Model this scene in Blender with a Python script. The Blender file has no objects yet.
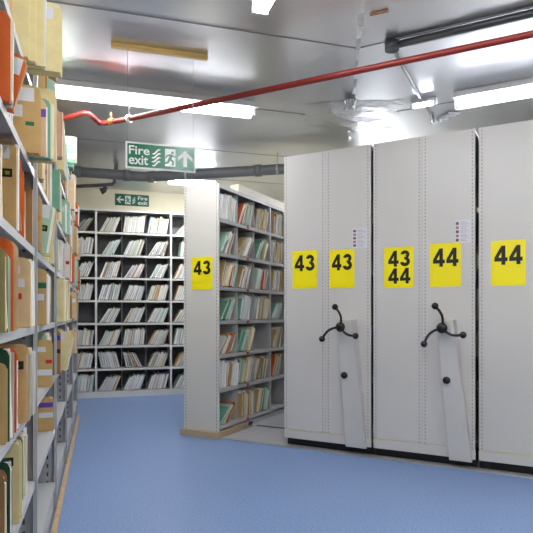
import bpy, bmesh, math, random
from mathutils import Matrix, Vector
random.seed(7)
R = math.radians
C = bpy.context.scene.collection
scene = bpy.context.scene

# ------------------------------------------------------------------ camera
F, CX, HY, H = 550.0, 266.5, 313.0, 1.2
cam_d = bpy.data.cameras.new('camera'); cam = bpy.data.objects.new('camera', cam_d); C.objects.link(cam)
cam.location = (0, 0, H); cam.rotation_euler = (R(90), 0, 0)
cam_d.sensor_width = 36; cam_d.lens = 36*F/533; cam_d.shift_y = (HY-266.5)/533; cam_d.clip_start = .05
scene.camera = cam
scene.view_settings.view_transform = 'Standard'; scene.view_settings.look = 'None'
scene.view_settings.gamma = 1; scene.view_settings.exposure = 2.02
try: scene.cycles.use_denoising = True
except Exception: pass

def at(px, y, z):
    """point of height z seen at photo pixel (px, y)"""
    Y = (z-H)*F/(HY-y)
    return Vector(((px-CX)*Y/F, Y, z))

# ------------------------------------------------------------------ frames
def frame(x, y, deg): return Matrix.Translation((x, y, 0)) @ Matrix.Rotation(R(deg), 4, 'Z')
AD, BD = 16.8, 28.3
LEFT = frame(-1.186, 3.0, 90+AD)        # x along the shelves away from the camera, y into them
BACK = frame(-1.96, 7.904, AD)
UNIT = frame(-.459, 5.26, 63)
CAB = frame(.153, 4.955, -BD)
ROOMA = Matrix.Rotation(R(AD), 4, 'Z')
def inv_local(fr, px, y, z):
    p = fr.inverted() @ at(px, y, z); return p.x, p.y
def on_plane(fr, px, y, yoff=0.0):
    """local x and z on the plane local y = yoff of a frame, seen at a pixel"""
    o = fr @ Vector((0, yoff, 0)); u = fr.to_3x3() @ Vector((1, 0, 0))
    r = (px-CX)/F
    t = (r*o.y-o.x)/(u.x-r*u.y)
    return t, H+(HY-y)*(o.y+u.y*t)/F

# ------------------------------------------------------------------ materials
def lin(c): return tuple(((v/255)/12.92 if v/255 <= .04045 else ((v/255+.055)/1.055)**2.4) for v in c)
MATS = {}
def mat(name, rgb, rough=.5, metal=0, spec=.5, noise=0, nscale=40, bump=0, bscale=60, emit=0, stretch=None):
    if name in MATS: return MATS[name]
    m = bpy.data.materials.new(name); m.use_nodes = True; nt = m.node_tree; b = nt.nodes['Principled BSDF']
    c = lin(rgb)+(1,)
    b.inputs['Base Color'].default_value = c
    b.inputs['Roughness'].default_value = rough; b.inputs['Metallic'].default_value = metal
    b.inputs['Specular IOR Level'].default_value = spec
    if noise or bump:
        tc = nt.nodes.new('ShaderNodeTexCoord'); mp = nt.nodes.new('ShaderNodeMapping')
        nt.links.new(tc.outputs['Object'], mp.inputs[0])
        if stretch: mp.inputs['Scale'].default_value = stretch
    if noise:
        n = nt.nodes.new('ShaderNodeTexNoise'); n.inputs['Scale'].default_value = nscale; n.inputs['Detail'].default_value = 3
        nt.links.new(mp.outputs[0], n.inputs['Vector'])
        mx = nt.nodes.new('ShaderNodeMix'); mx.data_type = 'RGBA'
        mx.inputs[6].default_value = tuple(v*(1-noise) for v in c[:3])+(1,)
        mx.inputs[7].default_value = tuple(min(1, v*(1+noise)) for v in c[:3])+(1,)
        rp = nt.nodes.new('ShaderNodeMapRange'); rp.inputs[1].default_value = .3; rp.inputs[2].default_value = .7
        nt.links.new(n.outputs['Fac'], rp.inputs[0])
        nt.links.new(rp.outputs[0], mx.inputs[0]); nt.links.new(mx.outputs[2], b.inputs['Base Color'])
    if bump:
        n2 = nt.nodes.new('ShaderNodeTexNoise'); n2.inputs['Scale'].default_value = bscale; n2.inputs['Detail'].default_value = 2
        nt.links.new(mp.outputs[0], n2.inputs['Vector'])
        bp = nt.nodes.new('ShaderNodeBump'); bp.inputs['Strength'].default_value = bump; bp.inputs['Distance'].default_value = .02
        nt.links.new(n2.outputs['Fac'], bp.inputs['Height']); nt.links.new(bp.outputs[0], b.inputs['Normal'])
    if emit:
        b.inputs['Emission Color'].default_value = c; b.inputs['Emission Strength'].default_value = emit
    MATS[name] = m
    return m

def slot_mat(name, rgb, axis, cols, half, pitch, duty, dark=(70, 70, 70), rough=.45):
    """painted metal with columns of punched slots; positions in object space"""
    m = mat(name, rgb, rough); nt = m.node_tree; b = nt.nodes['Principled BSDF']
    N = lambda op, a=None, v=None: None
    tc = nt.nodes.new('ShaderNodeTexCoord'); sp = nt.nodes.new('ShaderNodeSeparateXYZ'); nt.links.new(tc.outputs['Object'], sp.inputs[0])
    def math_(op, a, bb):
        n = nt.nodes.new('ShaderNodeMath'); n.operation = op
        for i, v in enumerate((a, bb)):
            if v is None: continue
            if isinstance(v, (int, float)): n.inputs[i].default_value = v
            else: nt.links.new(v, n.inputs[i])
        return n.outputs[0]
    col = None
    for cpos in cols:
        d = math_('ABSOLUTE', math_('SUBTRACT', sp.outputs[axis], cpos), None)
        c = math_('LESS_THAN', d, half)
        col = c if col is None else math_('MAXIMUM', col, c)
    fr = math_('FRACT', math_('DIVIDE', sp.outputs[2], pitch), None)
    row = math_('LESS_THAN', fr, duty)
    f = math_('MULTIPLY', col, row)
    mx = nt.nodes.new('ShaderNodeMix'); mx.data_type = 'RGBA'
    mx.inputs[6].default_value = lin(rgb)+(1,); mx.inputs[7].default_value = lin(dark)+(1,)
    nt.links.new(f, mx.inputs[0]); nt.links.new(mx.outputs[2], b.inputs['Base Color'])
    return m

PAL = {
 'cream': (234, 219, 164), 'manila': (208, 172, 116), 'brown': (172, 130, 84), 'orange': (226, 108, 52),
 'green': (124, 176, 150), 'dark green': (52, 88, 66), 'pale green': (176, 210, 186), 'white': (236, 234, 228),
 'grey': (186, 188, 190), 'yellow': (240, 206, 70), 'buff': (222, 192, 150), 'olive': (158, 144, 92), 'pink': (224, 176, 150),
}
def card(col): return mat('card '+col, PAL[col], .75, spec=.2, noise=.06, nscale=18)
PAPER = [mat('paper white', (246, 245, 242), .8, spec=.2), mat('paper cream', (240, 230, 206), .8, spec=.2),
         mat('paper grey', (222, 222, 226), .8, spec=.2), mat('paper pale green', (200, 226, 210), .8, spec=.2),
         mat('paper shade', (178, 170, 158), .8, spec=.2), mat('paper tan edge', (198, 166, 124), .8, spec=.2)]
M = {
 'shelf': mat('grey painted steel', (196, 196, 196), .4),
 'shelfw': mat('white painted steel', (222, 220, 214), .4),
 'post': mat('light steel post', (184, 185, 188), .35, metal=.3),
 'cab': mat('warm grey cabinet paint', (207, 203, 199), .42),
 'dark': mat('black rubber', (18, 18, 20), .5),
 'blackp': mat('black plastic', (20, 20, 22), .25),
 'wood': mat('pale wood', (206, 172, 124), .5, noise=.2, nscale=6, stretch=(3, 30, 30)),
 'plinth': mat('grey brown wood', (190, 168, 138), .5, noise=.22, nscale=6, stretch=(3, 30, 30)),
 'yellow': mat('yellow laminated card', (252, 234, 6), .35),
 'ink': mat('black ink', (7, 7, 8), .5),
 'signw': mat('sign white', (240, 245, 240), .4),
 'signg': mat('sign green', (18, 120, 84), .3),
 'signdg': mat('sign dark green', (16, 84, 58), .45),
 'redpipe': mat('red painted pipe', (136, 36, 27), .4),
 'duct': mat('dull grey pipe', (112, 113, 116), .45),
 'conduit': mat('dark conduit', (66, 68, 72), .4, metal=.4),
 'lamp_body': mat('lamp white enamel', (216, 218, 222), .45),
 
 'wire': mat('steel wire', (190, 192, 195), .35, metal=.8),
 'tape': mat('foil tape', (216, 218, 222), .28, metal=1, bump=.35, bscale=14),
 'seam': mat('dull foil seam', (140, 143, 150), .4, metal=.8),
 'platform': mat('grey platform sheet', (172, 172, 176), .45, noise=.04, nscale=120),
 'rail': mat('dark rail groove', (54, 54, 58), .4, metal=.5),
 'alu': mat('aluminium strip', (192, 192, 192), .35, metal=.7),
 'red': mat('red sticker', (206, 40, 44), .5), 'blue': mat('blue plastic', (34, 60, 160), .5),
 'navy': mat('blue sticker', (36, 56, 190), .5), 'purple': mat('purple sticker', (112, 70, 170), .5),
 'greens': mat('green sticker', (30, 110, 70), .5), 'lime': mat('lime sticker', (120, 220, 60), .5),
}

# ------------------------------------------------------------------ mesh builder
class MB:
    def __init__(s): s.v = []; s.f = []; s.m = []; s.sm = []
    def add(s, vs, fs, mi=0, smooth=False):
        o = len(s.v); s.v += [tuple(v) for v in vs]
        for f in fs: s.f.append(tuple(i+o for i in f)); s.m.append(mi); s.sm.append(smooth)
        return s
    def box(s, a, b, mi=0):
        x0, y0, z0 = a; x1, y1, z1 = b
        return s.add([(x0,y0,z0),(x1,y0,z0),(x1,y1,z0),(x0,y1,z0),(x0,y0,z1),(x1,y0,z1),(x1,y1,z1),(x0,y1,z1)],
            [(0,3,2,1),(4,5,6,7),(0,1,5,4),(1,2,6,5),(2,3,7,6),(3,0,4,7)], mi)
    def prism(s, pts, d0, d1, axis=1, mi=0):
        """polygon (a,b) extruded along an axis: 1 = xz polygon along y, 0 = yz polygon along x"""
        n = len(pts)
        mk = (lambda p, d: (p[0], d, p[1])) if axis == 1 else (lambda p, d: (d, p[0], p[1])) if axis == 0 else (lambda p, d: (p[0], p[1], d))
        vs = [mk(p, d0) for p in pts]+[mk(p, d1) for p in pts]
        fs = [tuple(range(n)), tuple(range(2*n-1, n-1, -1))]+[(i, i+n, (i+1) % n+n, (i+1) % n) for i in range(n)]
        return s.add(vs, fs, mi)
    def tube(s, path, r, n=10, mi=0, caps=True):
        path = [Vector(p) for p in path]; rs = r if isinstance(r, (list, tuple)) else [r]*len(path)
        vs = []; fs = []; up = None
        for i, p in enumerate(path):
            t = (path[min(i+1, len(path)-1)]-path[max(i-1, 0)]).normalized()
            if up is None:
                up = t.orthogonal().normalized()
            up = (up-t*up.dot(t)).normalized(); w = t.cross(up)
            for k in range(n):
                a = 2*math.pi*k/n; vs.append(p+(up*math.cos(a)+w*math.sin(a))*rs[i])
        for i in range(len(path)-1):
            for k in range(n):
                fs.append((i*n+k, i*n+(k+1) % n, (i+1)*n+(k+1) % n, (i+1)*n+k))
        s.add(vs, fs, mi, True)
        if caps:
            o = len(s.v)-len(vs)
            s.f.append(tuple(o+k for k in range(n-1, -1, -1))); s.m.append(mi); s.sm.append(False)
            s.f.append(tuple(o+(len(path)-1)*n+k for k in range(n))); s.m.append(mi); s.sm.append(False)
        return s
    def ball(s, c, r, mi=0, sx=1, sy=1, sz=1, nu=14, nv=9):
        vs = []; fs = []
        for j in range(nv+1):
            th = math.pi*j/nv
            for k in range(nu):
                a = 2*math.pi*k/nu
                vs.append((c[0]+r*sx*math.sin(th)*math.cos(a), c[1]+r*sy*math.sin(th)*math.sin(a), c[2]+r*sz*math.cos(th)))
        for j in range(nv):
            for k in range(nu):
                fs.append((j*nu+k, (j+1)*nu+k, (j+1)*nu+(k+1) % nu, j*nu+(k+1) % nu))
        return s.add(vs, fs, mi, True)
    def build(s, name, mats, parent=None, mw=None, bevel=0):
        me = bpy.data.meshes.new(name); me.from_pydata(s.v, [], s.f)
        if not isinstance(mats, (list, tuple)): mats = [mats]
        for m in mats: me.materials.append(m)
        me.polygons.foreach_set('material_index', s.m); me.polygons.foreach_set('use_smooth', s.sm)
        bm = bmesh.new(); bm.from_mesh(me)
        bmesh.ops.recalc_face_normals(bm, faces=bm.faces); bm.to_mesh(me); bm.free()
        me.update()
        o = bpy.data.objects.new(name, me); C.objects.link(o)
        if mw is not None: o.matrix_world = mw
        if parent is not None: o.parent = parent
        if bevel:
            b = o.modifiers.new('bevel', 'BEVEL'); b.width = bevel; b.segments = 2; b.limit_method = 'ANGLE'
        return o

def tag(o, label, cat, group=None, kind=None):
    o['label'] = label
    if cat: o['category'] = cat
    if group: o['group'] = group
    if kind: o['kind'] = kind
    return o
def thing(name, label, cat, mw, group=None):
    o = bpy.data.objects.new(name, None); C.objects.link(o); o.matrix_world = mw; o.empty_display_size = .1
    return tag(o, label, cat, group)
def struct(o): o['kind'] = 'structure'; return o
def T(x, y, z): return Matrix.Translation((x, y, z))

def text_geo(s, offset=.0):
    cu = bpy.data.curves.new('lettering', 'FONT'); cu.body = s; cu.offset = offset; cu.size = 1; cu.resolution_u = 4
    cu.align_x = 'LEFT'; cu.fill_mode = 'BOTH'
    o = bpy.data.objects.new('lettering', cu); C.objects.link(o)
    dg = bpy.context.evaluated_depsgraph_get(); me = bpy.data.meshes.new_from_object(o.evaluated_get(dg))
    vs = [v.co.copy() for v in me.vertices]; fs = [tuple(p.vertices) for p in me.polygons]
    bpy.data.objects.remove(o); bpy.data.curves.remove(cu); bpy.data.meshes.remove(me)
    return vs, fs
def text_mb(mb, s, x0, x1, z0, z1, y, offset=.03, mi=0):
    """flat lettering filling a rectangle on the plane y"""
    vs, fs = text_geo(s, offset)
    ax = min(v.x for v in vs); bx = max(v.x for v in vs); ay = min(v.y for v in vs); by = max(v.y for v in vs)
    out = [(x0+(v.x-ax)/(bx-ax)*(x1-x0), y, z0+(v.y-ay)/(by-ay)*(z1-z0)) for v in vs]
    mb.add(out, fs, mi)

def digit(mb, ch, x0, x1, z0, z1, y):
    """bold grotesque 3 or 4 filling a rectangle"""
    X = lambda a: x0+(x1-x0)*a
    Z = lambda b: z0+(z1-z0)*b
    if ch == '4':
        for pts in ([(.54, 0), (.84, 0), (.84, 1), (.54, 1)], [(.0, .18), (1, .18), (1, .385), (.0, .385)], [(.0, .385), (.31, .385), (.66, .80), (.66, 1), (.54, 1)]):
            mb.prism([(X(a), Z(b)) for a, b in pts], y, y-.0003)
    else:
        def arc(cx, cz, rx, rz, a0, a1, w):
            n = 14; wx = w; wz = w*.72
            for i in range(n):
                q = [math.radians(a0+(a1-a0)*(i+k)/n) for k in (0, 1)]
                p = [(cx+(rx)*math.cos(q[0]), cz+rz*math.sin(q[0])), (cx+rx*math.cos(q[1]), cz+rz*math.sin(q[1])),
                     (cx+(rx-wx)*math.cos(q[1]), cz+(rz-wz)*math.sin(q[1])), (cx+(rx-wx)*math.cos(q[0]), cz+(rz-wz)*math.sin(q[0]))]
                mb.prism([(X(a), Z(b)) for a, b in p], y, y-.0003)
        arc(.48, .735, .43, .265, 172, -72, .30)
        arc(.48, .30, .48, .30, 78, -172, .31)
        mb.prism([(X(a), Z(b)) for a, b in [(.40, .445), (.62, .445), (.62, .585), (.40, .585)]], y, y-.0003)
def digits(mb, txt, x0, x1, z0, z1, y):
    m = (x0+x1)/2; g = (x1-x0)*.03
    digit(mb, txt[0], x0, m-g, z0, z1, y); digit(mb, txt[1], m+g, x1, z0, z1, y)

# ------------------------------------------------------------------ room shell
ZC = 3.05
def slab(name, pts, z0, z1, m):
    return struct(MB().prism(pts, z0, z1, axis=2).build(name, m))
floor_m = mat('blue speckled vinyl', (130, 155, 198), .45, spec=.4, noise=.17, nscale=75)
foil = mat('crinkled foil', (218, 220, 224), .31, metal=1, bump=.2, bscale=2.6)
rect = [(-5, -3.2), (6.5, -3.2), (6.5, 11), (-5, 11)]
slab('floor', rect, -.1, 0, floor_m)
slab('ceiling', rect, ZC, ZC+.1, foil)
wall_m = mat('cream wall paint', (220, 212, 184), .7, noise=.02, nscale=5)
def wall(name, a, b, th=.12):
    a = Vector(a).to_2d(); b = Vector(b).to_2d(); d = (b-a).normalized(); n = Vector((-d.y, d.x))*th
    p = [a, b, b+n, a+n]
    return slab(name, [(q.x, q.y) for q in p], 0, ZC, wall_m)
l0 = LEFT @ Vector((-5.6, .50, 0)); l1 = LEFT @ Vector((5.75, .50, 0))
bk = BACK @ Vector((0, .42, 0)); ua = Vector((math.cos(R(AD)), math.sin(R(AD)), 0))
wall('wall_left', l1, l0, -.12)
b0 = bk-ua*1.95; b1 = bk+ua*3.75
wall('wall_back', b0, b1)
c0 = CAB @ Vector((-.5, 3.62, 0)); c1 = CAB @ Vector((4.2, 3.62, 0))
wall('wall_rear', c0, c1)
wall('wall_right', c1, CAB @ Vector((4.2, -4.5, 0)))
wall('wall_front', (-3.2, -2.6), (5.2, -2.6), -.12)

# foil seams (bonded joints in the ceiling lining)
def strip(name, p, q, w, th, m):
    p = Vector(p); q = Vector(q); d = (q-p).normalized(); n = Vector((-d.y, d.x, 0))*w/2
    pts = [p+n, p-n, q-n, q+n]
    return struct(MB().prism([(a.x, a.y) for a in pts], ZC-th, ZC-.0005, axis=2).build(name, m))
j0 = at(368.5, -60, ZC); j1 = at(352, 110, ZC); jd = (j1-j0).normalized()
jA = j0-jd*2.2; jB = j1+jd*.9
jn = Vector((-jd.y, jd.x, 0)); jr = random.Random(4); Lr = []; Rr = []; nn = 34
for i in range(nn+1):
    c_ = jA+(jB-jA)*(i/nn); Lr.append(c_+jn*jr.uniform(.006, .024)); Rr.append(c_-jn*jr.uniform(.006, .024))
jt = MB()
for i in range(nn):
    q4 = [Lr[i], Rr[i], Rr[i+1], Lr[i+1]]; zz = [jr.uniform(.002, .012) for _ in q4]
    jt.add([(v.x, v.y, ZC-.0004) for v in q4]+[(v.x, v.y, ZC-.004-.006*((i+(k in (1, 2))) % 2)) for k, v in enumerate(q4)], [(0, 1, 2, 3), (4, 5, 6, 7), (0, 1, 5, 4), (1, 2, 6, 5), (2, 3, 7, 6), (3, 0, 4, 7)])
struct(jt.build('trim_1', M['tape']))
k = 2
for y in (4, 24, 102.5, 149, 178, 199):      # seams across the left wing, at photo column 200
    if y < 10: continue
    q = at(200, y, ZC); ub = Vector((math.cos(R(-BD)), math.sin(R(-BD)), 0))
    # meets the joint line
    den = ua.x*jd.y-ua.y*jd.x; w = j0-q; t = (w.x*jd.y-w.y*jd.x)/den
    e = q+ua*t
    strip('trim_%d' % k, q-ua*2.3, e, .014, .003, M['seam']); k += 1
    strip('trim_%d' % k, e+ub*.02, e+ub*4, .014, .003, M['seam']); k += 1

# ------------------------------------------------------------------ lamps
def tube_mat(e): return mat('lit diffuser %g' % e, (248, 250, 255), .5, emit=e)
def lamp(label, p, ang, length, group='fluorescent ceiling battens', e=9, wings=True):
    """p = end of the run on the floor plan, z 0"""
    mw = T(p[0], p[1], ZC) @ Matrix.Rotation(R(ang), 4, 'Z')
    t = thing('fluorescent_lamp', label, 'light', mw, group)
    bd = MB().box((0, -.045, -.07), (length, .045, -.002))
    if wings: bd.prism([(-.15, -.088), (-.045, -.062), (-.045, -.070), (-.15, -.091)], 0, length, axis=0).prism(
        [(.15, -.088), (.15, -.091), (.045, -.070), (.045, -.062)], 0, length, axis=0)
    bd.build('body', M['lamp_body'], t)
    MB().prism([(-.030, -.130), (.030, -.130), (.044, -.118), (.044, -.0705), (-.044, -.0705), (-.044, -.118)], .03, length-.03, axis=0).build('diffuser', tube_mat(e), t)
    for x in (0, length-.029):
        MB().prism([(-.046, -.131), (.046, -.131), (.046, -.0705), (-.046, -.0705)], x, x+.029, axis=0).build('end_cap', M['lamp_body'], t)
    return t
q = at(254, 117, 2.925)
e = q-ua*1.85
lamp('long lit batten light on the foil ceiling above the hanging fire exit sign', e, AD, 1.85)
q = at(259, 15, 2.925)
lamp('glaring end of a batten light at the top of the photo', q, AD-90, 2.6, wings=False)
q = at(455, 108, 2.925)
lamp('lit batten light on the ceiling above the rightmost cabinets', q, -BD, 1.9)
q2 = q-ub*.13
st = lamp('short stub of batten light left of the one above the rightmost cabinets', q2-ub*.24, -BD, .22); st.scale = (1, .3, .5)
q = at(167, 183, 2.925)
lamp('glowing batten light by the wall behind the free standing end panel', q, AD, .66, e=30)
q = CAB @ Vector((.0, 2.0, 0)); lamp('added fill lamp hidden above the mobile cabinets', (q.x, q.y), 90-BD, 1.5, 'unseen fill lamps', e=13)  # extra lamp, added to brighten the files in the end-panel unit
# assumed lamps outside the frame, added to fill the room with light
for i, (x, y, a, L) in enumerate([(-.35, .4, AD-90, 2.4), (1.5, 1.9, -BD, 1.9), (2.0, -.6, -BD, 1.9), (.8, 7.1, -BD, 1.5), (-1.9, 6.3, AD, 1.3)]):
    if i >= 3: continue
    lamp('added fill lamp, out of view', (x, y), a, L, 'unseen fill lamps', e=(7, 6, 9)[i])

# ------------------------------------------------------------------ files
ORD = ['first', 'second', 'third', 'fourth', 'fifth', 'sixth', 'seventh', 'eighth', 'ninth', 'tenth', 'eleventh', 'twelfth', 'thirteenth', 'fourteenth', 'fifteenth',
       'sixteenth', 'seventeenth', 'eighteenth', 'nineteenth', 'twentieth', 'twenty-first', 'twenty-second', 'twenty-third', 'twenty-fourth', 'twenty-fifth']
def cover_geo(w, D, Hh, rnd=.02, notch=False):
    """two boards joined by a spine at the back; front top corners cut"""
    mb = MB(); b = .0018
    h2 = Hh*(.93 if notch else 1)
    for (x0, x1, hh) in ((-w/2, -w/2+b, h2), (w/2-b, w/2, Hh)):
        pts = [(0, 0), (D, 0), (D, hh-.004), (D-.004, hh), (rnd, hh), (rnd*.35, hh-rnd*.3), (0, hh-rnd)]
        mb.prism(pts, x0, x1, axis=0)
    mb.box((-w/2, D-.002, 0), (w/2, D, h2-.006))
    mb.box((-w/2, 0.004, 0), (w/2, D, .002))
    return mb
def pages_geo(w, D, Hh, top=.93, tones=(0, 0, 0, 1, 2), inset=.004, coarse=.007, mess=0):
    mb = MB(); n = max(1, int(w/coarse)); x = -w/2+.0022; dx = (w-.0044)/n
    for i in range(n):
        y0 = inset+random.uniform(0, .012); hh = Hh*top*random.uniform(.94, 1.0)
        a = math.radians(random.uniform(-mess, mess)); ca, sa = math.cos(a), math.sin(a); c0, z0 = D*.6, .004+abs(sa)*D*.45
        pts = [(c0+(p-c0)*ca-(q)*sa, z0+(p-c0)*sa+q*ca) for p, q in ((y0, 0), (D-.012, 0), (D-.012, hh-z0), (y0+random.uniform(0, .006), hh-z0))]
        mb.prism([(min(p, D-.003), max(.0025, q)) for p, q in pts], x, x+dx*.96, axis=0, mi=random.choice(tones)); x += dx
    return mb
def place(fr, x, y, z, lean=0, tilt=0, yaw=0):
    return fr @ T(x, y, z) @ Matrix.Rotation(lean, 4, 'Y') @ Matrix.Rotation(tilt, 4, 'X') @ Matrix.Rotation(yaw, 4, 'Z')

def small_file(name, mw, w, D, Hh, col, tones, label, cat, group, parts):
    if parts:
        o = cover_geo(w, D, Hh, .012, random.random() < .5).build(name, card(col), None, mw)
        pages_geo(w, D, Hh, random.choice([.9, .98, 1.02, 1.04]), tones, random.choice([-.016, -.010, -.006]), .006, 5).build('pages', PAPER, o)
    else:
        mb = cover_geo(w, D, Hh, .012, random.random() < .5)
        pg = pages_geo(w, D, Hh, .97, tones, -.010, .007, 3)
        mb.add(pg.v, pg.f); mb.m[-len(pg.m):] = [m+1 for m in pg.m]
        o = mb.build(name, [card(col)]+PAPER, None, mw)
    return tag(o, label, cat, group)

def pack(x0, x1, n, lean, fill, Hh, fan=0.0):
    """places for n files between x0 and x1: list of (centre x of the foot, lift, lean, thickness, height), left to right"""
    s = 1 if lean >= 0 else -1; th = R(abs(lean)); out = []
    avail = (x1-x0-.012)-Hh*math.sin(th)
    if fan: avail -= Hh*(math.tan(th+R(fan)*(n-1))-math.tan(th))
    step = max(.012, avail*fill/n); prev = th
    piv = x1-.005-Hh*math.sin(th) if s > 0 else x0+.005+Hh*math.sin(th)
    for i in range(n):
        a = th+R(fan)*i
        if i: piv -= s*(Hh*(math.tan(a)-math.tan(prev)))
        w = step*math.cos(a)*.97
        # foot centre, pivoting on the lower corner
        cx = piv-s*w/2*math.cos(a); cz = w/2*math.sin(a)
        out.append((cx, cz, s*a, w, Hh*random.uniform(.88, 1.0)))
        piv -= s*step; prev = a
    return out[::-1] if s > 0 else out

# ------------------------------------------------------------------ back wall shelving
bs_x = [-1.52, -.468, .584, 1.636]
bz = [.085+.324*i for i in range(9)]          # shelf tops; the ninth is the canopy
back = thing('shelving_unit', 'white open shelving full of pale files along the back wall', 'shelving', BACK)
DB = .36
pm = M['shelfw']
for x in bs_x: MB().box((x-.014, 0, 0), (x+.014, DB, bz[-1]+.004)).build('upright', pm, back)
cols = []
for b in range(3):
    xa, xb = bs_x[b]+.0145, bs_x[b+1]-.0145
    for i, z in enumerate(bz):
        sh = MB().box((xa, .0, z-.028), (xb, .004, z)).box((xa, .004, z-.004), (xb, DB-.006, z))
        sh.build('shelf', pm, back)
    MB().box((xa, .004, .0), (xb, .01, bz[0]-.028)).build('kick_plate', pm, back)
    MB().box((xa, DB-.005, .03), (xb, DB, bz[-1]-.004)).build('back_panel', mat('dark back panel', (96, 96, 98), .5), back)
    e = (xb-xa)/3
    for j in range(3):
        cols.append((xa+e*j+.003, xa+e*(j+1)-.003))
        if j:
            for i in range(8):
                MB().box((xa+e*j-.001, .012, bz[i]+.0003), (xa+e*j+.001, DB-.006, bz[i+1]-.030)).build('divider', M['shelf'], back)
for i, z in enumerate(bz[:-1]):
    if i in (0, 1, 3, 4, 6, 7): MB().box((.03, -.0012, z-.024), (.07, -.0002, z-.006)).build('shelf_tag', mat('cream tag', (226, 226, 190), .5), back)
# rows from the top, the visible columns left to right: (n, lean, fill, height, fan)
BT = [
 [(5, 34, .8, .24, 3), (9, 22, .86, .24, .8), (10, 6, .95, .25, .3), (8, 9, .93, .245, .3), (7, 36, .75, .23, 1)],
 [(7, 9, .93, .235, 1), (6, 26, .7, .24, 1.2), (9, 18, .93, .24, .8), (7, 20, .85, .235, 2), (4, 5, .6, .25, .5)],
 [(6, 22, .75, .235, 2), (8, 16, .85, .24, .8), (7, 24, .85, .215, 1.5), (6, 22, .75, .23, 1.5), (6, 20, .85, .23, .8)],
 [(7, 14, .9, .23, .5), (9, 12, .95, .235, .6), (9, 17, .9, .225, .6), (9, 15, .95, .235, .5), (7, 15, .85, .22, .6)],
 [None, (8, 24, .85, .235, 1.2), (9, 22, .9, .23, .8), (8, 20, .9, .23, 1), (7, 24, .85, .22, .8)],
 [(6, 7, .95, .235, .5), (9, 19, .9, .23, .8), (10, 6, .97, .24, .4), (8, 20, .9, .225, 1.2), (7, 8, .9, .23, .6)],
 [(7, 12, .93, .225, .4), (8, -11, .9, .235, .6), (7, -12, .75, .235, 2.4), (8, 19, .9, .225, .8), (7, 22, .85, .22, .8)],
 [(6, 5, .85, .235, .8), (9, 22, .9, .225, 1), (9, 19, .92, .225, .8), (8, 14, .93, .23, .8), (7, 24, .85, .22, .6)],
]
nb = 0
for r, row in enumerate(BT):
    for c, cell in enumerate(row):
        if not cell: continue
        n, lean, fill, hh, fan = cell; fill = min(1, fill*1.06); hh = min(hh*1.09, (.285-.05*math.sin(R(abs(lean)+4)))/math.cos(R(lean)))
        x0, x1 = cols[c+2]
        for i, (cx, cz, a, w, h2) in enumerate(pack(x0, x1, n, lean, fill, hh, fan)):
            col = random.choices(['white', 'grey', 'pale green', 'buff', 'green', 'manila', 'cream'], [8, 3, 4, 3, 1.2, 1.6, 1.5])[0]
            tones = random.choice([(0, 0, 2), (0, 2, 3), (0, 0, 1), (3, 0, 2), (0, 4, 2), (1, 0, 5)])
            if r == 0 and c == 2: col = random.choice(['white', 'white', 'white', 'grey', 'pale green' if i == 0 else 'white']); tones = (0, 0, 0, 1)
            lab = '%s file, %s from left, %s compartment, %s shelf down, back wall shelving' % (col, ORD[i], ORD[c], ORD[r])
            small_file('paper_file', place(BACK, cx, .016+random.uniform(0, .02), bz[7-r]+.001+cz, a), w, .27, h2, col, tones, lab, 'file', 'pale files on the back wall shelving', False); nb += 1

# ------------------------------------------------------------------ free standing unit with end panel 43
DE = .40
ez = [.112, .466, .796, 1.125, 1.454, 1.782, 2.112, 2.438]
unit = thing('shelving_bay', 'grey mobile shelving unit with end panel and files facing the gap', 'shelving', UNIT)
um = M['cab']
endm = slot_mat('perforated end panel', (216, 213, 204), 0, (.022, DE-.022), .0032, .032, .5, (110, 108, 104))
# end panel: faces the camera (local -x)
p = MB().box((0, 0, 0), (DE, .022, 2.384)).build('end_panel', endm, unit, None)
p.matrix_parent_inverse = Matrix(); p.matrix_local = T(-.002, DE, .062) @ Matrix.Rotation(R(-90), 4, 'Z')
xs_u = [.03, 1.115, 2.2]
for x in (xs_u[1], xs_u[2]): MB().box((x-.012, .002, .062), (x+.012, DE, ez[-1])).build('upright', M['shelf'], unit)
ucols = []
for b in range(2):
    xa, xb = (xs_u[b]-.0075 if b == 0 else xs_u[b]+.0125), xs_u[b+1]-.0125
    for i, z in enumerate(ez):
        MB().box((xa, 0, z-.034), (xb, .004, z)).box((xa, .004, z-.004), (xb, DE-.006, z)).build('shelf', M['shelf'], unit)
    MB().box((xa, DE-.005, .07), (xb, DE, ez[-1]-.004)).build('back_panel', mat('unit back panel', (170, 170, 166), .5), unit)
    e = (xb-xa)/3
    for j in range(3):
        ucols.append((xa+e*j+.003, xa+e*(j+1)-.003))
        if j:
            for i in range(7):
                MB().box((xa+e*j-.0012, .01, ez[i]+.0003), (xa+e*j+.0012, DE-.006, ez[i+1]-.036)).build('divider', M['shelf'], unit)
for i in range(7):
    MB().box((.555, -.0014, ez[i]-.030), (.60, -.0002, ez[i]-.004)).build('shelf_tag', M['red'], unit)
MB().box((.56, -.03, .028), (.63, -.001, .06)).build('stop_block', M['blue'], unit)
MB().box((-.045, -.02, .0), (0.64, DE+.02, .0615)).build('plinth', M['plinth'], unit, None, .004)
MB().box((.64, .01, .0085), (2.2, DE-.01, .06)).build('base_carriage', M['shelf'], unit)
ct = MB().box((.42, .02, ez[-1]+.0005), (2.15, .12, ez[-1]+.085)).build('cable_trunking', mat('cream trunking', (232, 226, 208), .5), None, UNIT)
tag(ct, 'long cream trunking box lying on top of the shelving unit with end panel', 'trunking')
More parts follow.
